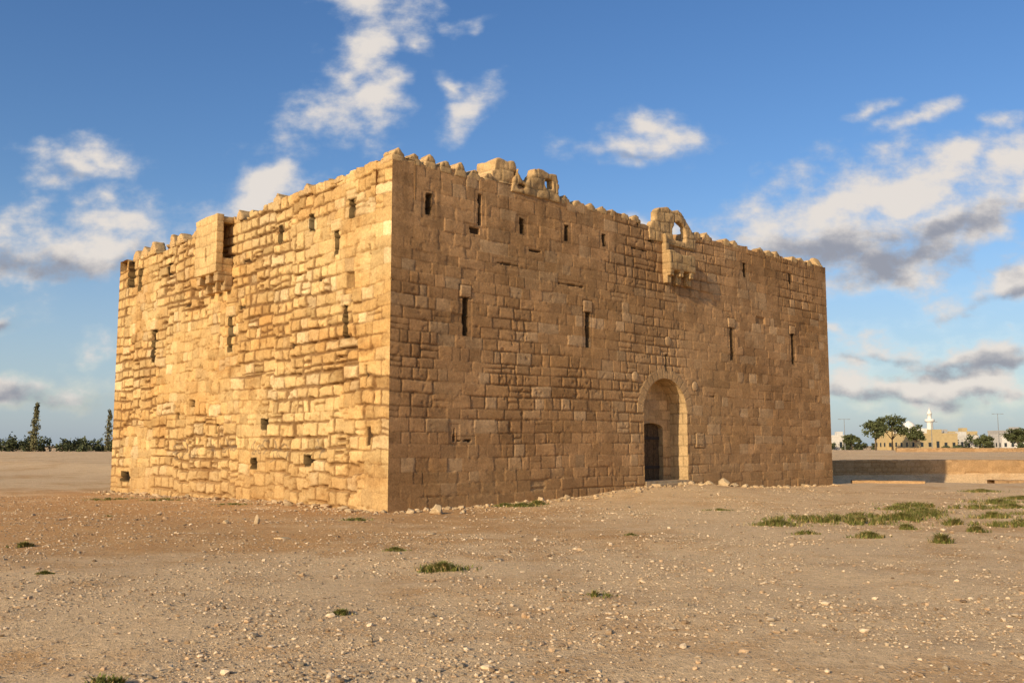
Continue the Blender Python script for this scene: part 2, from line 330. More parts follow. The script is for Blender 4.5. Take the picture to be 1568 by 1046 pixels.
def outline_solid(name,outs,O,u,n,d0,d1,vox=.045,amp=.05,seed=1,tone=1.,parent=fort,cc=(.53,.365,.185)):
    cu=bpy.data.curves.new(name,'CURVE'); cu.dimensions='2D'; cu.fill_mode='BOTH'; cu.extrude=(d1-d0)/2
    for pts in outs:
        sp=cu.splines.new('POLY'); sp.points.add(len(pts)-1); sp.use_cyclic_u=True
        for i,p in enumerate(pts): sp.points[i].co=(p[0],p[1],0,1)
    ob=bpy.data.objects.new(name+'_tmp',cu); col_root.objects.link(ob)
    bpy.context.view_layer.update()
    me=bpy.data.meshes.new_from_object(ob.evaluated_get(bpy.context.evaluated_depsgraph_get()))
    o2=bpy.data.objects.new(name+'_t2',me); col_root.objects.link(o2)
    bm=bmesh.new(); bm.from_mesh(me); bmesh.ops.remove_doubles(bm,verts=bm.verts,dist=1e-4); bm.to_mesh(me); bm.free()
    md=o2.modifiers.new('r','REMESH'); md.mode='VOXEL'; md.voxel_size=vox
    sm=o2.modifiers.new('s','SMOOTH'); sm.iterations=2; sm.factor=.5
    bpy.context.view_layer.update()
    m2=bpy.data.meshes.new_from_object(o2.evaluated_get(bpy.context.evaluated_depsgraph_get()))
    bpy.data.objects.remove(ob); bpy.data.objects.remove(o2)
    nv=len(m2.vertices); co=np.zeros(nv*3,np.float32); m2.vertices.foreach_get('co',co); co=co.reshape(-1,3)
    no=np.zeros(nv*3,np.float32); m2.vertices.foreach_get('normal',no); no=no.reshape(-1,3)
    k=(fbm(co[:,0]*3+co[:,2]*2.1,co[:,1]*3+co[:,2]*1.3,seed,4)-.5)*amp*2
    co=co+no*k[:,None]
    jz=np.abs(((co[:,1]+.03*np.sin(co[:,0]*4))/.36)%1-.5)*.36; jl=1-sst(0,.035,.18-jz)
    row=np.floor((co[:,1]+.03*np.sin(co[:,0]*4))/.36); jx=np.abs(((co[:,0]+.27*row)/.55)%1-.5)*.55; jl=np.maximum(jl,1-sst(0,.035,.275-jx))
    co=co-no*(jl*.022)[:,None]
    dep=(d0+d1)/2+co[:,2]
    XY=np.array(O)+co[:,0:1]*u+dep[:,None]*n
    w=np.concatenate([XY,co[:,1:2]],-1)
    m2.vertices.foreach_set('co',w.astype(np.float32).ravel())
    t=(.75+.5*fbm(co[:,0]*2,co[:,1]*3+co[:,2],seed+2,3))*tone*(1-.35*jl)
    col=np.array(cc)*t[:,None]
    c4=np.ones((nv,4),np.float32); c4[:,:3]=col
    at=m2.color_attributes.new('Col','FLOAT_COLOR','POINT'); at.data.foreach_set('color',c4.ravel())
    m2.polygons.foreach_set('use_smooth',np.ones(len(m2.polygons),bool)); m2.materials.clear(); m2.materials.append(M_STONE)
    m2.update(); o=bpy.data.objects.new(name,m2); col_root.objects.link(o); o.parent=parent
    return o
def merlon(s,z,w,h):
    pts=[(s-w/2,z-.12)]
    for t in np.linspace(0,1,9):
        x=-w/2+w*t; y=h*(1-abs(2*t-1)**1.5)**.9
        pts.append((s+x+random.uniform(-.02,.02),z+y+random.uniform(-.02,.02)))
    pts.append((s+w/2,z-.12)); return pts[::-1]
mer=[merlon(.22+i*.54,9.27,.46,random.uniform(.24,.33)) for i in range(7)]
s=6.65
while s<10.5: mer.append(merlon(s,9.22,.48,random.uniform(.10,.20))); s+=random.uniform(.54,.62)
s=13.6
while s<22.4: 
    if random.random()<.85: mer.append(merlon(s,9.18,.48,random.uniform(.10,.22)))
    s+=random.uniform(.55,.66)
outline_solid('merlons_front',mer,A,u2,nAC,-.42,.0,.04,.03,3)
mb=[merlon(x,9.27-.012*x-.03,w,h) for x,w,h in ((.35,.45,.26),(1.0,.4,.15),(4.4,.45,.25),(6.15,.5,.3),(8.7,.4,.3),(13.3,.6,.3),(14.0,.5,.38),(15.8,.6,.4),(16.6,.7,.35),(17.4,.6,.35),(2.6,.5,.1),(12.0,.5,.14))]
outline_solid('merlons_side',mb,A,u1,nAB,-.45,.0,.045,.045,5)
mb=[merlon(x,9.14,.7,.5) for x in (.4,1.5,2.6)]
outline_solid('merlons_far_side',mb,C,u1,-nAB,-.45,.0,.06,.04,6)
r1=[(4.3,9.1),(4.42,9.55),(4.5,9.62),(4.62,9.93),(4.60,9.7),(4.78,9.5),(4.95,9.45),(5.1,9.72),(5.2,9.78),(5.25,9.98),(5.6,10.04),(5.95,9.96),(6.25,10.0),(6.36,9.6),(6.3,9.45),(6.40,9.1)]
h1=[(5.82,9.42),(5.70,9.58),(5.8,9.76),(6.02,9.76),(6.1,9.52)]
h2=[(4.55,9.32),(4.75,9.42),(4.95,9.34),(4.8,9.22),(4.6,9.22)]
outline_solid('ruined_turret_front',[r1[::-1],h1,h2],A,u2,nAC,-.28,.05,.035,.045,8,.85)
r1b=[(3.62,9.0),(3.60,9.62),(3.72,9.66),(3.74,10.0),(3.95,10.06),(4.3,10.02),(4.5,10.08),(4.62,9.9),(4.5,9.6),(4.42,9.0)]
outline_solid('ruined_turret_return',[r1b[::-1]],A,u2,nAC,-.9,-.05,.045,.045,9,1.1)
r2=[(10.75,9.0),(10.95,9.3),(11.1,9.36),(11.12,9.66),(11.35,9.84),(11.8,9.94),(12.1,9.86),(12.4,9.92),(12.85,9.7),(13.1,9.42),(13.3,9.2),(13.5,9.0),(13.4,8.6),(10.8,8.6)]
h3=[(12.1,8.8),(12.1,9.2),(12.25,9.46),(12.5,9.52),(12.75,9.38),(12.85,9.1),(12.85,8.8)]
outline_solid('lookout_over_gate',[r2[::-1],h3],A,u2,nAC,-.20,.045,.035,.04,10,.95)
outline_solid('gate_machicolation',[[(11.5,7.66),(13.0,7.66),(13.05,7.95),(12.95,8.3),(12.2,8.24),(11.75,8.36),(11.5,8.34)]],A,u2,nAC,-.05,.34,.04,.03,12,.85)
outline_solid('gate_machicolation_cheek',[[(11.5,8.2),(11.72,8.2),(11.76,8.6),(11.64,8.85),(11.5,8.95)]],A,u2,nAC,-.05,.16,.04,.03,15,.8)
for i,x in enumerate((11.65,12.2,12.8)):
    outline_solid('gate_corbel_%d'%i,[[(x-.12,7.2),(x+.12,7.2),(x+.13,7.72),(x-.13,7.72)]],A,u2,nAC,-.05,.18,.035,.02,13+i,.85)
    outline_solid('gate_corbel_upper_%d'%i,[[(x-.12,7.45),(x+.12,7.45),(x+.13,7.72),(x-.13,7.72)]],A,u2,nAC,.05,.32,.035,.02,23+i,.85)
CB=(.58,.41,.20)
outline_solid('side_machicolation_front',[[(9.0,7.28),(10.6,7.28),(10.62,9.22),(9.85,9.28),(9.0,9.24)],[(9.74,7.7),(9.86,7.7),(9.86,8.2),(9.74,8.2)]],A,u1,nAB,.36,.60,.04,.02,14,1.0,cc=CB)
outline_solid('side_machicolation_cheek',[[(10.32,7.3),(10.58,7.3),(10.58,9.2),(10.32,9.2)]],A,u1,nAB,-.05,.42,.04,.02,16,1.0,cc=CB)
outline_solid('side_machicolation_sill',[[(9.02,7.3),(10.5,7.3),(10.5,7.8),(9.02,7.8)]],A,u1,nAB,-.05,.42,.04,.02,17,.9,cc=CB)
outline_solid('side_machicolation_lintel',[[(9.02,9.0),(10.5,9.0),(10.5,9.2),(9.02,9.2)]],A,u1,nAB,-.05,.42,.04,.02,18,.85,cc=CB)
for i,x in enumerate((9.14,9.75,10.4)):
    outline_solid('side_corbel_%d'%i,[[(x-.13,6.72),(x+.13,6.72),(x+.14,7.35),(x-.14,7.35)]],A,u1,nAB,-.05,.28,.035,.02,33+i,.9)
    outline_solid('side_corbel_upper_%d'%i,[[(x-.13,7.0),(x+.13,7.0),(x+.14,7.35),(x-.14,7.35)]],A,u1,nAB,.1,.54,.035,.02,43+i,.9)

def arch_strip(name,O,u,n,hole,d0,d1,z0,res=.04,seed=3,tone=1.):
    sc,_,sp_,hw,rise=hole; pts=[];nr=[]
    for z in np.arange(z0,sp_,res): pts.append((sc+hw,z)); nr.append((1,0))
    m=max(12,int(math.pi*hw/res))
    for k in range(m+1):
        a=math.pi*k/m; pts.append((sc+hw*math.cos(a),sp_+rise*math.sin(a))); nr.append((math.cos(a),math.sin(a)))
    for z in np.arange(sp_-res,z0-res,-res): pts.append((sc-hw,z)); nr.append((-1,0))
    pts=np.array(pts); nr=np.array(nr); al=np.concatenate([[0],np.cumsum(np.linalg.norm(np.diff(pts,axis=0),axis=1))])
    ds=np.linspace(d0,d1,max(3,int(abs(d1-d0)/res)+1)); AL,DS=np.meshgrid(al,ds)
    j=AL/.37; row=np.floor(j); dj=np.minimum(j-row,1-(j-row))*.37; q=(DS/.42+.5*(row%2)); dq=np.minimum(q%1,1-q%1)*.42
    jj=1-sst(0,.035,np.minimum(dj,dq)); off=.02*jj+(fbm(AL*3,DS*3,seed,3)-.5)*.03; fade=sst(d0,d0-.06,DS)
    off=off*fade
    ps=pts[None,:,:]+nr[None,:,:]*off[...,None]
    XY=np.array(O)+ps[...,0:1]*u+DS[...,None]*n; co=np.concatenate([XY,ps[...,1:2]],-1)
    t=(.85+.3*fbm(AL*1.5,DS*2,seed+1,3)+.08*np.sin(row*5.1))*(1-.4*jj)*tone
    col=np.array([.50,.36,.20])*t[...,None]
    a_,b_=AL.shape; r,c=np.meshgrid(np.arange(a_-1),np.arange(b_-1),indexing='ij'); v=(r*b_+c).ravel()
    return mk_mesh(name,co.reshape(-1,3),np.stack([v,v+1,v+b_+1,v+b_],-1),col.reshape(-1,3),M_STONE,parent=fort)
DEP=.75
arch_strip('gate_arch_reveal',A,u2,nAC,AR,0.0,-DEP,-.2)
O2=A+u2*10.2-nAC*DEP
DR=(11.72-10.2,-.6,2.22,.62,.2)
P_in=dict(P_AC); P_in.update(c1=(.56,.39,.21),c2=(.51,.34,.17))
build_wall('gate_back_wall',O2,u2,nAC,2.8,-.4,lambda S:4.15+0*S,.03,P_in,77,[(.75,3.05,.5,.05,.1)],(),DR,None,thick=.3,back_z=4.0)
arch_strip('doorway_reveal',O2,u2,nAC,DR,0.0,-.4,-.2,.04,8,.9)
def prims(name,parts,mat,parent=None):
    co=[];f=[]
    for (cx,cy,cz,sx,sy,sz,rot) in parts:
        b=len(co); c_,s_=math.cos(rot),math.sin(rot)
        for dx in (-.5,.5):
            for dy in (-.5,.5):
                for dz in (-.5,.5):
                    x=dx*sx;y=dy*sy; co.append((cx+x*c_-y*s_,cy+x*s_+y*c_,cz+dz*sz))
        for q in ((0,1,3,2),(4,6,7,5),(0,4,5,1),(2,3,7,6),(0,2,6,4),(1,5,7,3)): f.append([b+k for k in q])
    return mk_mesh(name,co,f,None,mat,False,parent)
wood=simple_mat('old_wood',(.15,.095,.05),(.055,.035,.02),14,.8)
iron=simple_mat('iron_band',(.05,.04,.035),None,14,.6)
ang=math.atan2(u2[1],u2[0]); parts=[]
for k in range(8):
    p=O2+u2*(DR[0]-.6+.155*k+.06)-nAC*(.20+.01*(k%2)); parts.append((p[0],p[1],1.4,.146,.05,2.3,ang))
prims('wooden_door',parts,wood,fort); parts=[]
for zz in (.9,1.9):
    p=O2+u2*DR[0]-nAC*.16; parts.append((p[0],p[1],zz,1.2,.03,.1,ang))
prims('door_bands',parts,iron,fort)
p=A+u2*11.6-nAC*.35; q=A+u2*11.3+nAC*.22
stepm=simple_mat('step_stone',(.48,.37,.24),(.33,.23,.13),9)
prims('threshold',[(p[0],p[1],.25,2.36,.76,.44,ang),(q[0],q[1],.26,1.3,.36,.26,ang+.03)],stepm,fort)

# ------------------------------------------------------------------ rocks, pebbles
def ico():
    t=(1+5**.5)/2
    v=np.array([(-1,t,0),(1,t,0),(-1,-t,0),(1,-t,0),(0,-1,t),(0,1,t),(0,-1,-t),(0,1,-t),(t,0,-1),(t,0,1),(-t,0,-1),(-t,0,1)],float); v/=np.linalg.norm(v[0])
    f=np.array([(0,11,5),(0,5,1),(0,1,7),(0,7,10),(0,10,11),(1,5,9),(5,11,4),(11,10,2),(10,7,6),(7,1,8),(3,9,4),(3,4,2),(3,2,6),(3,6,8),(3,8,9),(4,9,5),(2,4,11),(6,2,10),(8,6,7),(9,8,1)])
    return v,f
V0,F0=ico()
def outside(x,y,m=.05):
    a=(x-A[0])*u1[0]+(y-A[1])*u1[1]; b=(x-A[0])*u2[0]+(y-A[1])*u2[1]
    return ~((a>-m)&(b>-m)&(a<LAB+m)&(b<LAC+m))
m,nt,b=new_mat('pebble'); at=N(nt,'ShaderNodeAttribute',attribute_name='Col'); nt.links.new(at.outputs['Color'],b.inputs['Base Color']); M_PEB=m
def pebbles(name,x,y,r,cols,flat=.6,sink=.25):
    n=len(x); rg=np.random.default_rng(len(x))
    v=V0[None]*(1+rg.uniform(-.28,.28,(n,12,1)))*r[:,None,None]*rg.uniform(.6,1.25,(n,1,3))
    v[...,2]*=flat; a=rg.uniform(0,6.28,n); c,s=np.cos(a)[:,None],np.sin(a)[:,None]
    X=v[...,0]*c-v[...,1]*s; Y=v[...,0]*s+v[...,1]*c
    co=np.stack([X+x[:,None],Y+y[:,None],v[...,2]+(gz(x,y)+r*flat*(1-2*sink))[:,None]],-1)
    f=(F0[None]+(np.arange(n)*12)[:,None,None]).reshape(-1,3)
    return mk_mesh(name,co.reshape(-1,3),f,np.repeat(cols,12,axis=0),M_PEB,False)
rg=np.random.default_rng(3)
n=100000; y=5.2+30*rg.random(n)**1.7; x=(rg.random(n)*2-1)*(y*.6+2)
keep=outside(x,y)&(rg.random(n)<.2+1.2*sst(.35,.65,fbm(x*.5,y*.5,6,3))); x=x[keep];y=y[keep];n=len(x)
r=np.clip(rg.lognormal(-4.75,.5,n),.004,.05)*(1+.4*sst(10,26,y))
c=np.array([.60,.46,.30])*(rg.uniform(.4,1.2,n)[:,None]); w=(rg.random(n)<.35)[:,None]; c=np.where(w,c*np.array([.75,.66,.58]),c)
pebbles('gravel',x,y,r,c)
xs=[];ys=[];rs=[]
for (u,nn,Lw,num) in ((u2,nAC,LAC,480),(u1,nAB,LAB,520)):
    s=rg.random(num)*Lw; d=np.abs(rg.normal(0,.5,num))+.05; p=A+s[:,None]*u+d[:,None]*nn
    xs.append(p[:,0]);ys.append(p[:,1]);rs.append(np.clip(rg.lognormal(-3.4,.6,num),.012,.14))
x=np.concatenate(xs);y=np.concatenate(ys);r=np.concatenate(rs)
c=np.array([.48,.345,.2])*rg.uniform(.65,1.2,len(x))[:,None]; pebbles('rubble',x,y,r,c,.65,.3)
def rock(x,y,r,sc=(1,1,1),seed=0,tone=1.):
    bm=bmesh.new(); bmesh.ops.create_icosphere(bm,subdivisions=4,radius=1); me=bpy.data.meshes.new('rock'); 
    rr=random.Random(seed); pl=[(Vector((rr.uniform(-1,1),rr.uniform(-1,1),rr.uniform(-.6,1))).normalized(),rr.uniform(.55,.85)) for _ in range(12)]
    for v in bm.verts:
        p=v.co.copy()
        for nn_,d in pl:
            k=p.dot(nn_)
            if k>d: p-=nn_*(k-d)
        k=float(fbm(p.x*2+p.z,p.y*2+p.z*.7,seed,3)-.5)*.25; p*=1+k
        v.co=Vector((p.x*r*sc[0],p.y*r*sc[1],p.z*r*sc[2]))
    bm.to_mesh(me); bm.free(); nv=len(me.vertices)
    at=me.color_attributes.new('Col','FLOAT_COLOR','POINT'); at.data.foreach_set('color',np.tile(np.array([.52*tone,.40*tone,.25*tone,1],np.float32),nv))
    me.materials.append(M_STONE); me.polygons.foreach_set('use_smooth',np.ones(len(me.polygons),bool))
    o=bpy.data.objects.new('rock',me); col_root.objects.link(o); o.location=(x,y,float(gz(x,y))+r*sc[2]*.5); o.rotation_euler=(0,0,seed)
for i,(x,y,r,sc) in enumerate([(-1.85,23.7,.19,(1,.9,.95)),(-1.2,23.9,.10,(1,1,.6)),(-2.5,24.0,.12,(1.2,1,.5)),(-5.45,20.7,.09,(.7,.6,1.6)),
    (7.35,33.55,.26,(1.2,.8,.7)),(6.75,33.2,.16,(1.2,.9,.6)),(7.9,34.2,.2,(1.1,.9,.5)),(-6.2,21.0,.07,(1,1,.9)),(-4.1,17.4,.12,(1.5,1,.25)),(8.3,34.4,.13,(1,1,.7)),(-1.5,18.2,.10,(1.3,1,.25))]):
    rock(x,y,r,sc,i+1)

# ------------------------------------------------------------------ grass tufts
tufts=[(-.95,13.0,.28,.12),(.86,10.6,.17,.08),(-1.69,9.7,.09,.06),(-1.84,15.3,.14,.07),(-8.1,16.1,.2,.09),(-3.4,21.2,.25,.08),(.28,26.2,.35,.12),(7.0,21.4,.75,.18),(7.6,21.0,.55,.16),
 (5.6,20.5,.45,.14),(8.7,21.7,.6,.18),(9.1,22.1,.55,.16),(11.0,26.3,.6,.16),(9.3,20.3,.35,.17),(7.25,16.4,.13,.16),(6.35,17.3,.24,.12),(5.5,18.2,.17,.11),(14,27.9,.7,.14),(10.2,20.0,.35,.16),(10.7,20.3,.3,.14),
 (17,35,.6,.12),(-2.8,6.9,.18,.08),(-7.9,27.3,.4,.07),(10.0,23.6,.5,.16),(11.9,25.2,.6,.15),(9.9,24.8,.4,.12),(12.6,23.2,.6,.15),(5.2,24.3,.3,.06),(-11,30.5,.5,.09),(-13,31,.6,.09),(-9.4,22.4,.1,.06),(15.8,30,.6,.12),(-.2,26.4,.3,.1),(.7,26.8,.2,.14),(2.2,18.0,.1,.05),(1.2,14.6,.1,.05),(-5.9,12.3,.08,.05),
 (6.3,21.9,.5,.14),(8.1,22.6,.5,.14),(9.7,22.9,.5,.14),(7.7,19.0,.18,.12),(8.9,18.6,.16,.13),(10.9,22.0,.4,.15),(13.2,25.6,.5,.13),(11.6,21.2,.35,.14)]
co=[];fa=[];cl=[]
for (x,y,R,h) in tufts:
    nb=int(350+2400*R); h*=1.15
    for k in range(nb):
        a=random.uniform(0,6.283); q=R*abs(random.gauss(0,.5)); px=x+q*math.cos(a)*1.3; py=y+q*math.sin(a)*.8
        if fbm(np.array(px*5.),np.array(py*5.),4,2)<.47: continue
        hh=h*random.uniform(.3,1.0)*(1.1-.5*min(1,q/R)); le=random.uniform(0,6.283); ln=hh*random.uniform(.3,1.1); w=random.uniform(.006,.013)
        z=float(gz(px,py))-.01; wx=-math.sin(le)*w; wy=math.cos(le)*w; b0=len(co)
        mx=px+math.cos(le)*ln*.4; my=py+math.sin(le)*ln*.4
        co+=[(px-wx,py-wy,z),(px+wx,py+wy,z),(mx+wx*.8,my+wy*.8,z+hh*.65),(mx-wx*.8,my-wy*.8,z+hh*.65),(px+math.cos(le)*ln+wx*.1,py+math.sin(le)*ln,z+hh),(px+math.cos(le)*ln-wx*.1,py+math.sin(le)*ln,z+hh)]
        fa+=[(b0,b0+1,b0+2,b0+3),(b0+3,b0+2,b0+4,b0+5)]
        t=random.uniform(.6,1.3); cc=(.15*t,.155*t,.04*t) if random.random()<.75 else (.34*t,.25*t,.10*t); cl+=[cc]*6
m,nt,b=new_mat('grass'); at=N(nt,'ShaderNodeAttribute',attribute_name='Col'); nt.links.new(at.outputs['Color'],b.inputs['Base Color'])
mk_mesh('grass_tufts',co,fa,cl,m,False)

# ------------------------------------------------------------------ reservoir
def low_wall(name,p0,p1,z0,z1,th,seed,tone=1.):
    p0=np.array(p0);p1=np.array(p1);L=np.linalg.norm(p1-p0);u=(p1-p0)/L;n=np.array([u[1],-u[0]])
    P=dict(P_AC); P.update(h=(.22,.3),l=(.3,.7),amp=.02,c1=(.48,.33,.195),c2=(.42,.275,.145))
    return build_wall(name,p0,u,n,L,z0,lambda S:z1+(fbm(S*.8,S*0,seed,3)-.5)*.08,.06,P,seed,thick=th,back_z=z1-.6,parent=None)
low_wall('reservoir_wall',(12.5,55.9),(48,56.3),-.9,.80,.6,501)
low_wall('reservoir_rim_wall',(14.9,42.3),(17.8,41.6),-.8,.13,.5,502)
low_wall('reservoir_rim_wall',(21.5,43.0),(34,45.5),-.8,.10,.5,503)

# ------------------------------------------------------------------ distant settlement
leafm,nt,b=new_mat('foliage'); at=N(nt,'ShaderNodeAttribute',attribute_name='Col'); nt.links.new(at.outputs['Color'],b.inputs['Base Color'])
bark=simple_mat('bark',(.12,.09,.06),None,5)
def leaves(clumps,n,size,rg,tint=(.07,.09,.035)):
    cidx=rg.integers(0,len(clumps),n); c=np.array(clumps)[cidx]
    p=c[:,:3]+rg.normal(0,1,(n,3))*c[:,3:6]*.5
    a=rg.normal(0,1,(n,3)); a/=np.linalg.norm(a,axis=1)[:,None]; b_=np.cross(a,rg.normal(0,1,(n,3))); b_/=np.linalg.norm(b_,axis=1)[:,None]
    s=size*rg.uniform(.5,1.3,n)[:,None]
    v=np.stack([p-a*s-b_*s*.5,p+a*s-b_*s*.5,p+a*s+b_*s*.5,p-a*s+b_*s*.5],1).reshape(-1,3)
    t=rg.uniform(.6,1.4,n)*(.8+.4*rg.random(len(clumps)))[cidx]; col=np.repeat(np.array(tint)*t[:,None],4,0)
    return v,np.arange(4*n).reshape(-1,4),col
def tree(name,x,y,h,r,seed,kind='round',size=.28,n=1600,tint=(.085,.095,.04)):
    rg=np.random.default_rng(seed); z0=float(gz(x,y)); e=empty(name); cl=[]
    limbs=[]
    if kind=='poplar':
        for k in range(34):
            t=.06+.94*k/33; rr=r*(.55+.6*math.sin(min(1,t*1.3)*math.pi*.8))*(1-.6*t); cl.append((x+.5*t+rg.normal(0,rr*.3),y+rg.normal(0,rr*.3),z0+h*t,rr,rr,h*.045))
    else:
        for k in range(20):
            a=rg.uniform(0,6.28); q=r*math.sqrt(rg.random())*.8; zz=h*(.45+.5*rg.random()*(1-.4*(q/r)**2)); cl.append((x+q*math.cos(a),y+q*math.sin(a),z0+zz,r*.28,r*.28,h*.09))
            if k%3==0: limbs.append(cl[-1][:3])
    v,f,c=leaves(cl,n,size,rg,tint); mk_mesh(name+'_crown',v,f,c,leafm,False,e)
    co=[];fa=[]
    def tube(p,q,r0,r1):
        b0=len(co); p=np.array(p);q=np.array(q); d=q-p; d/=np.linalg.norm(d); a=np.cross(d,(.3,.9,.1)); a/=np.linalg.norm(a); b_=np.cross(d,a)
        for pt,rr in ((p,r0),(q,r1)):
            for k in range(6): co.append(tuple(pt+rr*(a*math.cos(k*1.047)+b_*math.sin(k*1.047))))
        for k in range(6): fa.append((b0+k,b0+(k+1)%6,b0+6+(k+1)%6,b0+6+k))
    tube((x,y,z0-.2),(x,y,z0+h*(.9 if kind=='poplar' else .5)),h*(.012 if kind=='poplar' else .03),h*.01)
    for l in limbs: tube((x,y,z0+h*.3),l,h*.014,h*.006)
    mk_mesh(name+'_trunk',co,fa,None,bark,True,e)
tree('poplar_tree',-124.5,250,12.2,1.1,1,'poplar',.22,1500,(.15,.14,.07)); tree('poplar_tree',-104.5,248,10.5,.9,2,'poplar',.2,900,(.15,.14,.07))
tree('tree',106,280,9.6,4.2,3,n=1900); tree('tree',112,283,10.3,4.5,4,n=1900); tree('tree',117,279,7.5,2.8,5)
tree('tree',150,285,6.6,4,6); tree('tree',158,300,6,3.6,7); tree('tree',95.5,270,4.6,2.4,8); tree('tree',142,290,4.5,3,9)
def tree_row(name,x0,y0,x1,y1,h,n,seed,num):
    rg=np.random.default_rng(seed); cl=[]
    for k in range(num):
        t=rg.random(); x=x0+(x1-x0)*t; y=y0+(y1-y0)*t+rg.normal(0,4); hh=h*(.3+1.0*float(fbm(np.array(t*num*.12),np.array(.5),seed,3)))*rg.uniform(.5,1.2)
        cl.append((x,y,hh*.35,1.5,1.5,hh*.4)); cl.append((x+rg.normal(0,.8),y,hh*.75,.9,.9,hh*.3))
    v,f,c=leaves(cl,n,.32,rg,(.07,.08,.04)); mk_mesh(name,v,f,c,leafm,False)
tree_row('tree_row',-240,270,-70,262,3.9,17000,21,190)
tree_row('tree_row',88,330,230,330,4.2,14000,22,90)
tree_row('bushes',118,262,170,268,2.2,5000,23,26)
plas=lambda n_,c:simple_mat(n_,c,tuple(k*.85 for k in c),1.2,.9,.05)
yel=plas('ochre_plaster',(.50,.38,.20)); whi=plas('white_plaster',(.62,.58,.52)); gry=plas('grey_concrete',(.40,.37,.34))
dark=simple_mat('window_glass',(.04,.05,.06),None,3,.3)
def house(x,y,w,d,h,rot,mat,floors=1,nw=5):
    z=float(gz(x,y)); e=empty('flat_roofed_house'); c_,s_=math.cos(rot),math.sin(rot)
    P=lambda lx,ly:(x+lx*c_-ly*s_,y+lx*s_+ly*c_)
    parts=[(x,y,z+h/2-.5,w,d,h+1,rot)]
    for lx,ly,sx,sy in ((0,-d/2+.1,w+.2,.25),(0,d/2-.1,w+.2,.25),(-w/2+.1,0,.25,d-.5),(w/2-.1,0,.25,d-.5)):
        q=P(lx,ly); parts.append((*q,z+h+.3,sx,sy,.6,rot))
    q=P(w*.2,0); parts.append((*q,z+h+.9,w*.2,d*.3,1.8,rot))
    prims('house_walls',parts,mat,e); win=[]
    for fl in range(floors):
        for k in range(nw):
            q=P(-w/2+w*(k+.5)/nw,-d/2-.03); win.append((*q,z+1.7+fl*3,w/nw*.35,.1,1.3 if k!=nw//2 or fl else 2.1,rot))
            if k<3: q=P(-w/2-.03,-d/2+d*(k+.5)/3); win.append((*q,z+1.7+fl*3,.1,d*.1,1.3,rot))
    prims('house_windows',win,dark,e)
house(129,300,15.5,10,4.6,.1,yel,1,6); house(124,312,9,8,5.6,.1,yel,1,4); house(141,318,9,8,5,.0,gry,1,4); house(152,330,12,9,4.4,.1,whi,1,5); house(166,320,9,9,4.6,-.1,whi,1,4); house(176,340,10,9,6.2,.2,gry,2,4); house(160,345,10,9,6,0,yel,2,4); house(112,335,10,8,4.5,0,whi,1,4);house(190,330,12,9,5,.2,whi,1,4)
def lathe(name,x,y,prof,mat,parent,seg=16):
    co=[];f=[]
    for (r,z) in prof:
        for k in range(seg): a=6.28318*k/seg; co.append((x+r*math.cos(a),y+r*math.sin(a),z))
    for i in range(len(prof)-1):
        for k in range(seg): f.append((i*seg+k,i*seg+(k+1)%seg,(i+1)*seg+(k+1)%seg,(i+1)*seg+k))
    return mk_mesh(name,co,f,None,mat,True,parent)
e=empty('minaret'); mw=plas('minaret_white',(.74,.71,.66))
lathe('shaft',132,303,[(.95,0),(.9,8.6),(1.0,8.9),(1.45,9.2),(1.45,9.9),(1.3,9.92),(1.3,9.3),(.65,9.3),(.6,11.4),(.8,11.5),(.8,11.7),(.6,12.1),(.3,12.7),(.05,13.3),(.02,13.8)],mw,e)
e=empty('mosque'); prims('mosque_hall',[(127,306,3,9,8,8,.1)],mw,e); lathe('mosque_dome',126.5,306,[(2.2,7),(2.1,7.8),(1.5,8.7),(.7,9.2),(.05,9.5)],mw,e)
metal=simple_mat('galvanised_steel',(.25,.25,.25),None,3,.5)
def lamp(x,y,h):
    e=empty('street_lamp'); z=float(gz(x,y)); lathe('pole',x,y,[(.12,z-.2),(.1,z+h*.5),(.07,z+h)],metal,e,8)
    prims('arm_and_head',[(x-.6,y,z+h,1.3,.09,.09,0),(x-1.4,y,z+h-.02,.7,.25,.14,0),(x+.6,y,z+h,1.3,.09,.09,0),(x+1.4,y,z+h-.02,.7,.25,.14,0)],metal,e)
lamp(148,292,11); lamp(97,280,9); lamp(166,300,10); lamp(118,270,8)
low_wall('field_wall',(60,150),(150,158),-.6,1.25,.4,505)

# ------------------------------------------------------------------ camera, sun, sky
cam=bpy.data.cameras.new('camera'); co_=bpy.data.objects.new('camera',cam); col_root.objects.link(co_)
co_.location=(0,0,1.65); co_.rotation_euler=(math.radians(96.2),0,0); cam.sensor_width=36; cam.lens=33.6; cam.clip_end=8000; scene.camera=co_
ld=bpy.data.lights.new('sun','SUN'); ld.energy=5.0; ld.angle=math.radians(.5); ld.color=(1,.815,.55)
lo=bpy.data.objects.new('sun',ld); col_root.objects.link(lo)
dv=Vector((math.cos(SUN_AZ)*math.cos(SUN_EL),math.sin(SUN_AZ)*math.cos(SUN_EL),-math.sin(SUN_EL)))
lo.rotation_euler=dv.to_track_quat('-Z','Y').to_euler(); lo.location=(-20,-20,30)

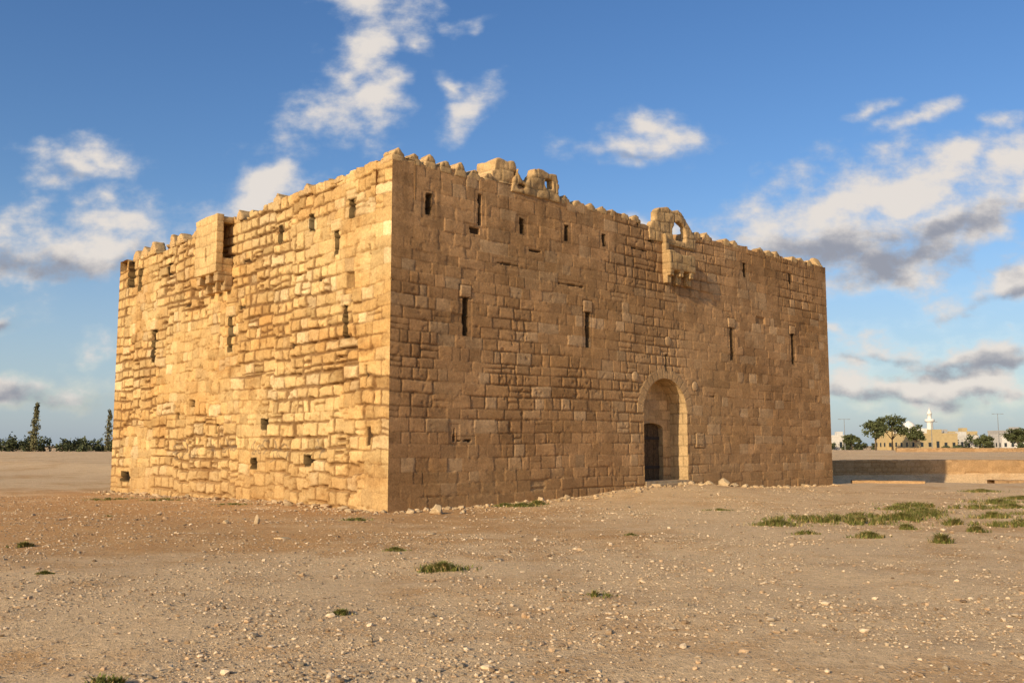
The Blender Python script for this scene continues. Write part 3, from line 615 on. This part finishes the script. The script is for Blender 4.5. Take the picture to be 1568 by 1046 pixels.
w=bpy.data.worlds.new('World'); scene.world=w; w.use_nodes=True; nt=w.node_tree; L=nt.links; nt.nodes.clear()
out=N(nt,'ShaderNodeOutputWorld'); bg=N(nt,'ShaderNodeBackground',Strength=.13); bg2=N(nt,'ShaderNodeBackground',Strength=1.0); mx=N(nt,'ShaderNodeMixShader')
sky=N(nt,'ShaderNodeTexSky'); sky.sky_type='NISHITA'; sky.sun_disc=False; sky.sun_elevation=SUN_EL
sky.sun_rotation=math.atan2(-dv.x,-dv.y); sky.air_density=1.0; sky.dust_density=1.0; sky.ozone_density=2.5
hs=N(nt,'ShaderNodeHueSaturation',Saturation=1.22,Value=1.04); hs.inputs['Hue'].default_value=.508; L.new(sky.outputs[0],hs.inputs['Color']); L.new(hs.outputs[0],bg.inputs[0])
tc=N(nt,'ShaderNodeTexCoord'); sp=N(nt,'ShaderNodeSeparateXYZ'); L.new(tc.outputs['Generated'],sp.inputs[0])
def ma(op,x,y=None,cl=False):
    q=N(nt,'ShaderNodeMath',operation=op); q.use_clamp=cl
    for k,vv in enumerate((x,y)):
        if vv is None: continue
        if isinstance(vv,(int,float)): q.inputs[k].default_value=vv
        else: L.new(vv,q.inputs[k])
    return q.outputs[0]
yy=ma('MAXIMUM',sp.outputs[1],.03); U=ma('DIVIDE',sp.outputs[0],yy); V=ma('DIVIDE',sp.outputs[2],yy)
cb=N(nt,'ShaderNodeCombineXYZ'); L.new(U,cb.inputs[0]); L.new(V,cb.inputs[1]); PV=cb.outputs[0]
def noise(vec,sc,det,ro,dist=0.):
    q=N(nt,'ShaderNodeTexNoise',Scale=sc,Detail=det,Roughness=ro,Distortion=dist); q.noise_dimensions='2D'; L.new(vec,q.inputs['Vector']); return q
st=N(nt,'ShaderNodeVectorMath',operation='MULTIPLY'); st.inputs[1].default_value=(1,1.5,1); L.new(PV,st.inputs[0])
nw=noise(st.outputs[0],9.0,3.0,.55)
vs=N(nt,'ShaderNodeVectorMath',operation='SUBTRACT'); L.new(nw.outputs['Color'],vs.inputs[0]); vs.inputs[1].default_value=(.5,.5,.5)
vm=N(nt,'ShaderNodeVectorMath',operation='SCALE'); L.new(vs.outputs[0],vm.inputs[0]); vm.inputs['Scale'].default_value=.05
va=N(nt,'ShaderNodeVectorMath',operation='ADD'); L.new(PV,va.inputs[0]); L.new(vm.outputs[0],va.inputs[1]); PW=va.outputs[0]
nA=noise(st.outputs[0],17.0,8.0,.57); nB=noise(st.outputs[0],22.0,5.0,.6)
rotc={}
def rotated(a):
    if a==0: return PW
    if a not in rotc:
        vr=N(nt,'ShaderNodeVectorRotate'); vr.rotation_type='Z_AXIS'; L.new(PW,vr.inputs['Vector']); vr.inputs['Angle'].default_value=-math.radians(a); rotc[a]=vr.outputs[0]
    return rotc[a]
def blobs(lst):
    M=None
    for (u,v,ru,rv,rot,wt) in lst:
        rot=min((0,20,45,-35,75),key=lambda k:abs(k-rot)); c,s=math.cos(math.radians(rot)),math.sin(math.radians(rot))
        lu=u*c+v*s; lv=-u*s+v*c
        mp=N(nt,'ShaderNodeVectorMath',operation='MULTIPLY_ADD'); L.new(rotated(rot),mp.inputs[0]); mp.inputs[1].default_value=(1/ru,1/rv,0); mp.inputs[2].default_value=(-lu/ru,-lv/rv,0)
        ln=N(nt,'ShaderNodeVectorMath',operation='LENGTH'); L.new(mp.outputs[0],ln.inputs[0])
        m_=ma('SUBTRACT',wt,ln.outputs['Value'])
        if M is None: M=m_
        else:
            q=N(nt,'ShaderNodeMath',operation='SMOOTH_MAX'); L.new(M,q.inputs[0]); L.new(m_,q.inputs[1]); q.inputs[2].default_value=.25; M=q.outputs[0]
    return M
# cloud field: azimuth tangent, elevation tangent, radii, tilt, weight
cl=[(-.165,.435,.04,.05,5,1.0),(-.15,.50,.055,.05,0,1.05),(-.178,.395,.028,.03,0,.9),(-.205,.345,.075,.026,20,.9),(-.145,.365,.04,.03,45,.9),(-.10,.435,.03,.02,-35,.8),(-.125,.39,.035,.02,45,.75),
 (-.048,.355,.05,.018,45,.95),(-.055,.378,.035,.014,-35,.85),(.135,.325,.075,.019,0,1.05),(.145,.342,.035,.018,0,.95),(-.045,.46,.04,.012,20,.6),
 (-.465,.297,.055,.022,0,1.1),(-.44,.31,.03,.02,0,1.0),(-.44,.265,.03,.028,-35,.9),(-.49,.21,.11,.038,0,1.2),(-.42,.235,.06,.028,0,1.05),(-.56,.225,.06,.034,0,1.05),(-.56,.135,.05,.016,0,1.05),(-.265,.262,.055,.03,20,1.2),(-.25,.29,.04,.014,0,.8),
 (.34,.243,.075,.046,20,1.2),(.42,.275,.075,.044,20,1.25),(.475,.308,.055,.030,20,1.2),(.37,.21,.14,.042,0,1.25),(.46,.235,.09,.04,20,1.2),(.27,.215,.08,.028,0,1.05),(.53,.30,.05,.03,20,1.1),(.55,.265,.06,.03,20,1.05),(.535,.172,.075,.026,20,1.25),
 (.44,.352,.05,.013,20,.85),(.39,.36,.03,.012,20,.8),(.52,.35,.035,.014,0,.9),(.12,.228,.09,.02,0,1.1),(.20,.21,.06,.018,0,1.0),
 (.39,.10,.065,.018,0,1.2),(.48,.09,.10,.02,0,1.2),(.42,.062,.17,.022,0,1.2),(.36,.085,.05,.02,0,1.05),(.53,.055,.09,.018,0,1.05),(-.53,.055,.13,.022,0,.95),(-.43,.10,.04,.014,0,.85),(.34,.12,.035,.014,0,.9)]
dk=[(.38,.198,.14,.022,0,1.1),(.46,.222,.08,.016,20,1.0),(.535,.158,.07,.010,20,1.0),(.48,.081,.09,.010,0,1.05),(.40,.091,.05,.007,0,.95),(-.49,.188,.10,.018,0,1.1),(-.56,.127,.05,.008,0,.9),(.42,.050,.16,.010,0,.8),(-.465,.284,.05,.008,0,.6),(.14,.313,.06,.006,0,.6),(-.52,.05,.12,.014,0,.7)]
M=blobs(cl); DM=blobs(dk)
M=ma('MAXIMUM',M,-1.2)
den=ma('ADD',ma('MULTIPLY',M,1.0),ma('MULTIPLY',ma('SUBTRACT',nA.outputs[0],.5),2.6))
mr=N(nt,'ShaderNodeMapRange'); mr.interpolation_type='SMOOTHSTEP'; L.new(den,mr.inputs[0]); mr.inputs[1].default_value=-.35; mr.inputs[2].default_value=1.0; mr.inputs[3].default_value=0; mr.inputs[4].default_value=.96
hz=N(nt,'ShaderNodeMapRange'); hz.interpolation_type='SMOOTHSTEP'; L.new(V,hz.inputs[0]); hz.inputs[1].default_value=.30; hz.inputs[2].default_value=-.01; hz.inputs[3].default_value=0; hz.inputs[4].default_value=.6
sh=ma('ADD',ma('MULTIPLY',DM,.9),ma('MULTIPLY',ma('SUBTRACT',nB.outputs[0],.5),1.9))
sm=N(nt,'ShaderNodeMapRange'); sm.interpolation_type='SMOOTHSTEP'; L.new(sh,sm.inputs[0]); sm.inputs[1].default_value=-.5; sm.inputs[2].default_value=.85
ccol=mixc(nt,sm.outputs[0],(.82,.75,.68),(.31,.315,.36))
fcol=mixc(nt,mr.outputs[0],(.40,.49,.63),ccol)
fac=ma('MAXIMUM',mr.outputs[0],hz.outputs[0])
L.new(fcol,bg2.inputs[0]); L.new(fac,mx.inputs[0]); L.new(bg.outputs[0],mx.inputs[1]); L.new(bg2.outputs[0],mx.inputs[2]); L.new(mx.outputs[0],out.inputs[0])
w.cycles.sampling_method='MANUAL'; w.cycles.sample_map_resolution=512
scene.view_settings.view_transform='Standard'; scene.view_settings.look='None'; scene.view_settings.exposure=0
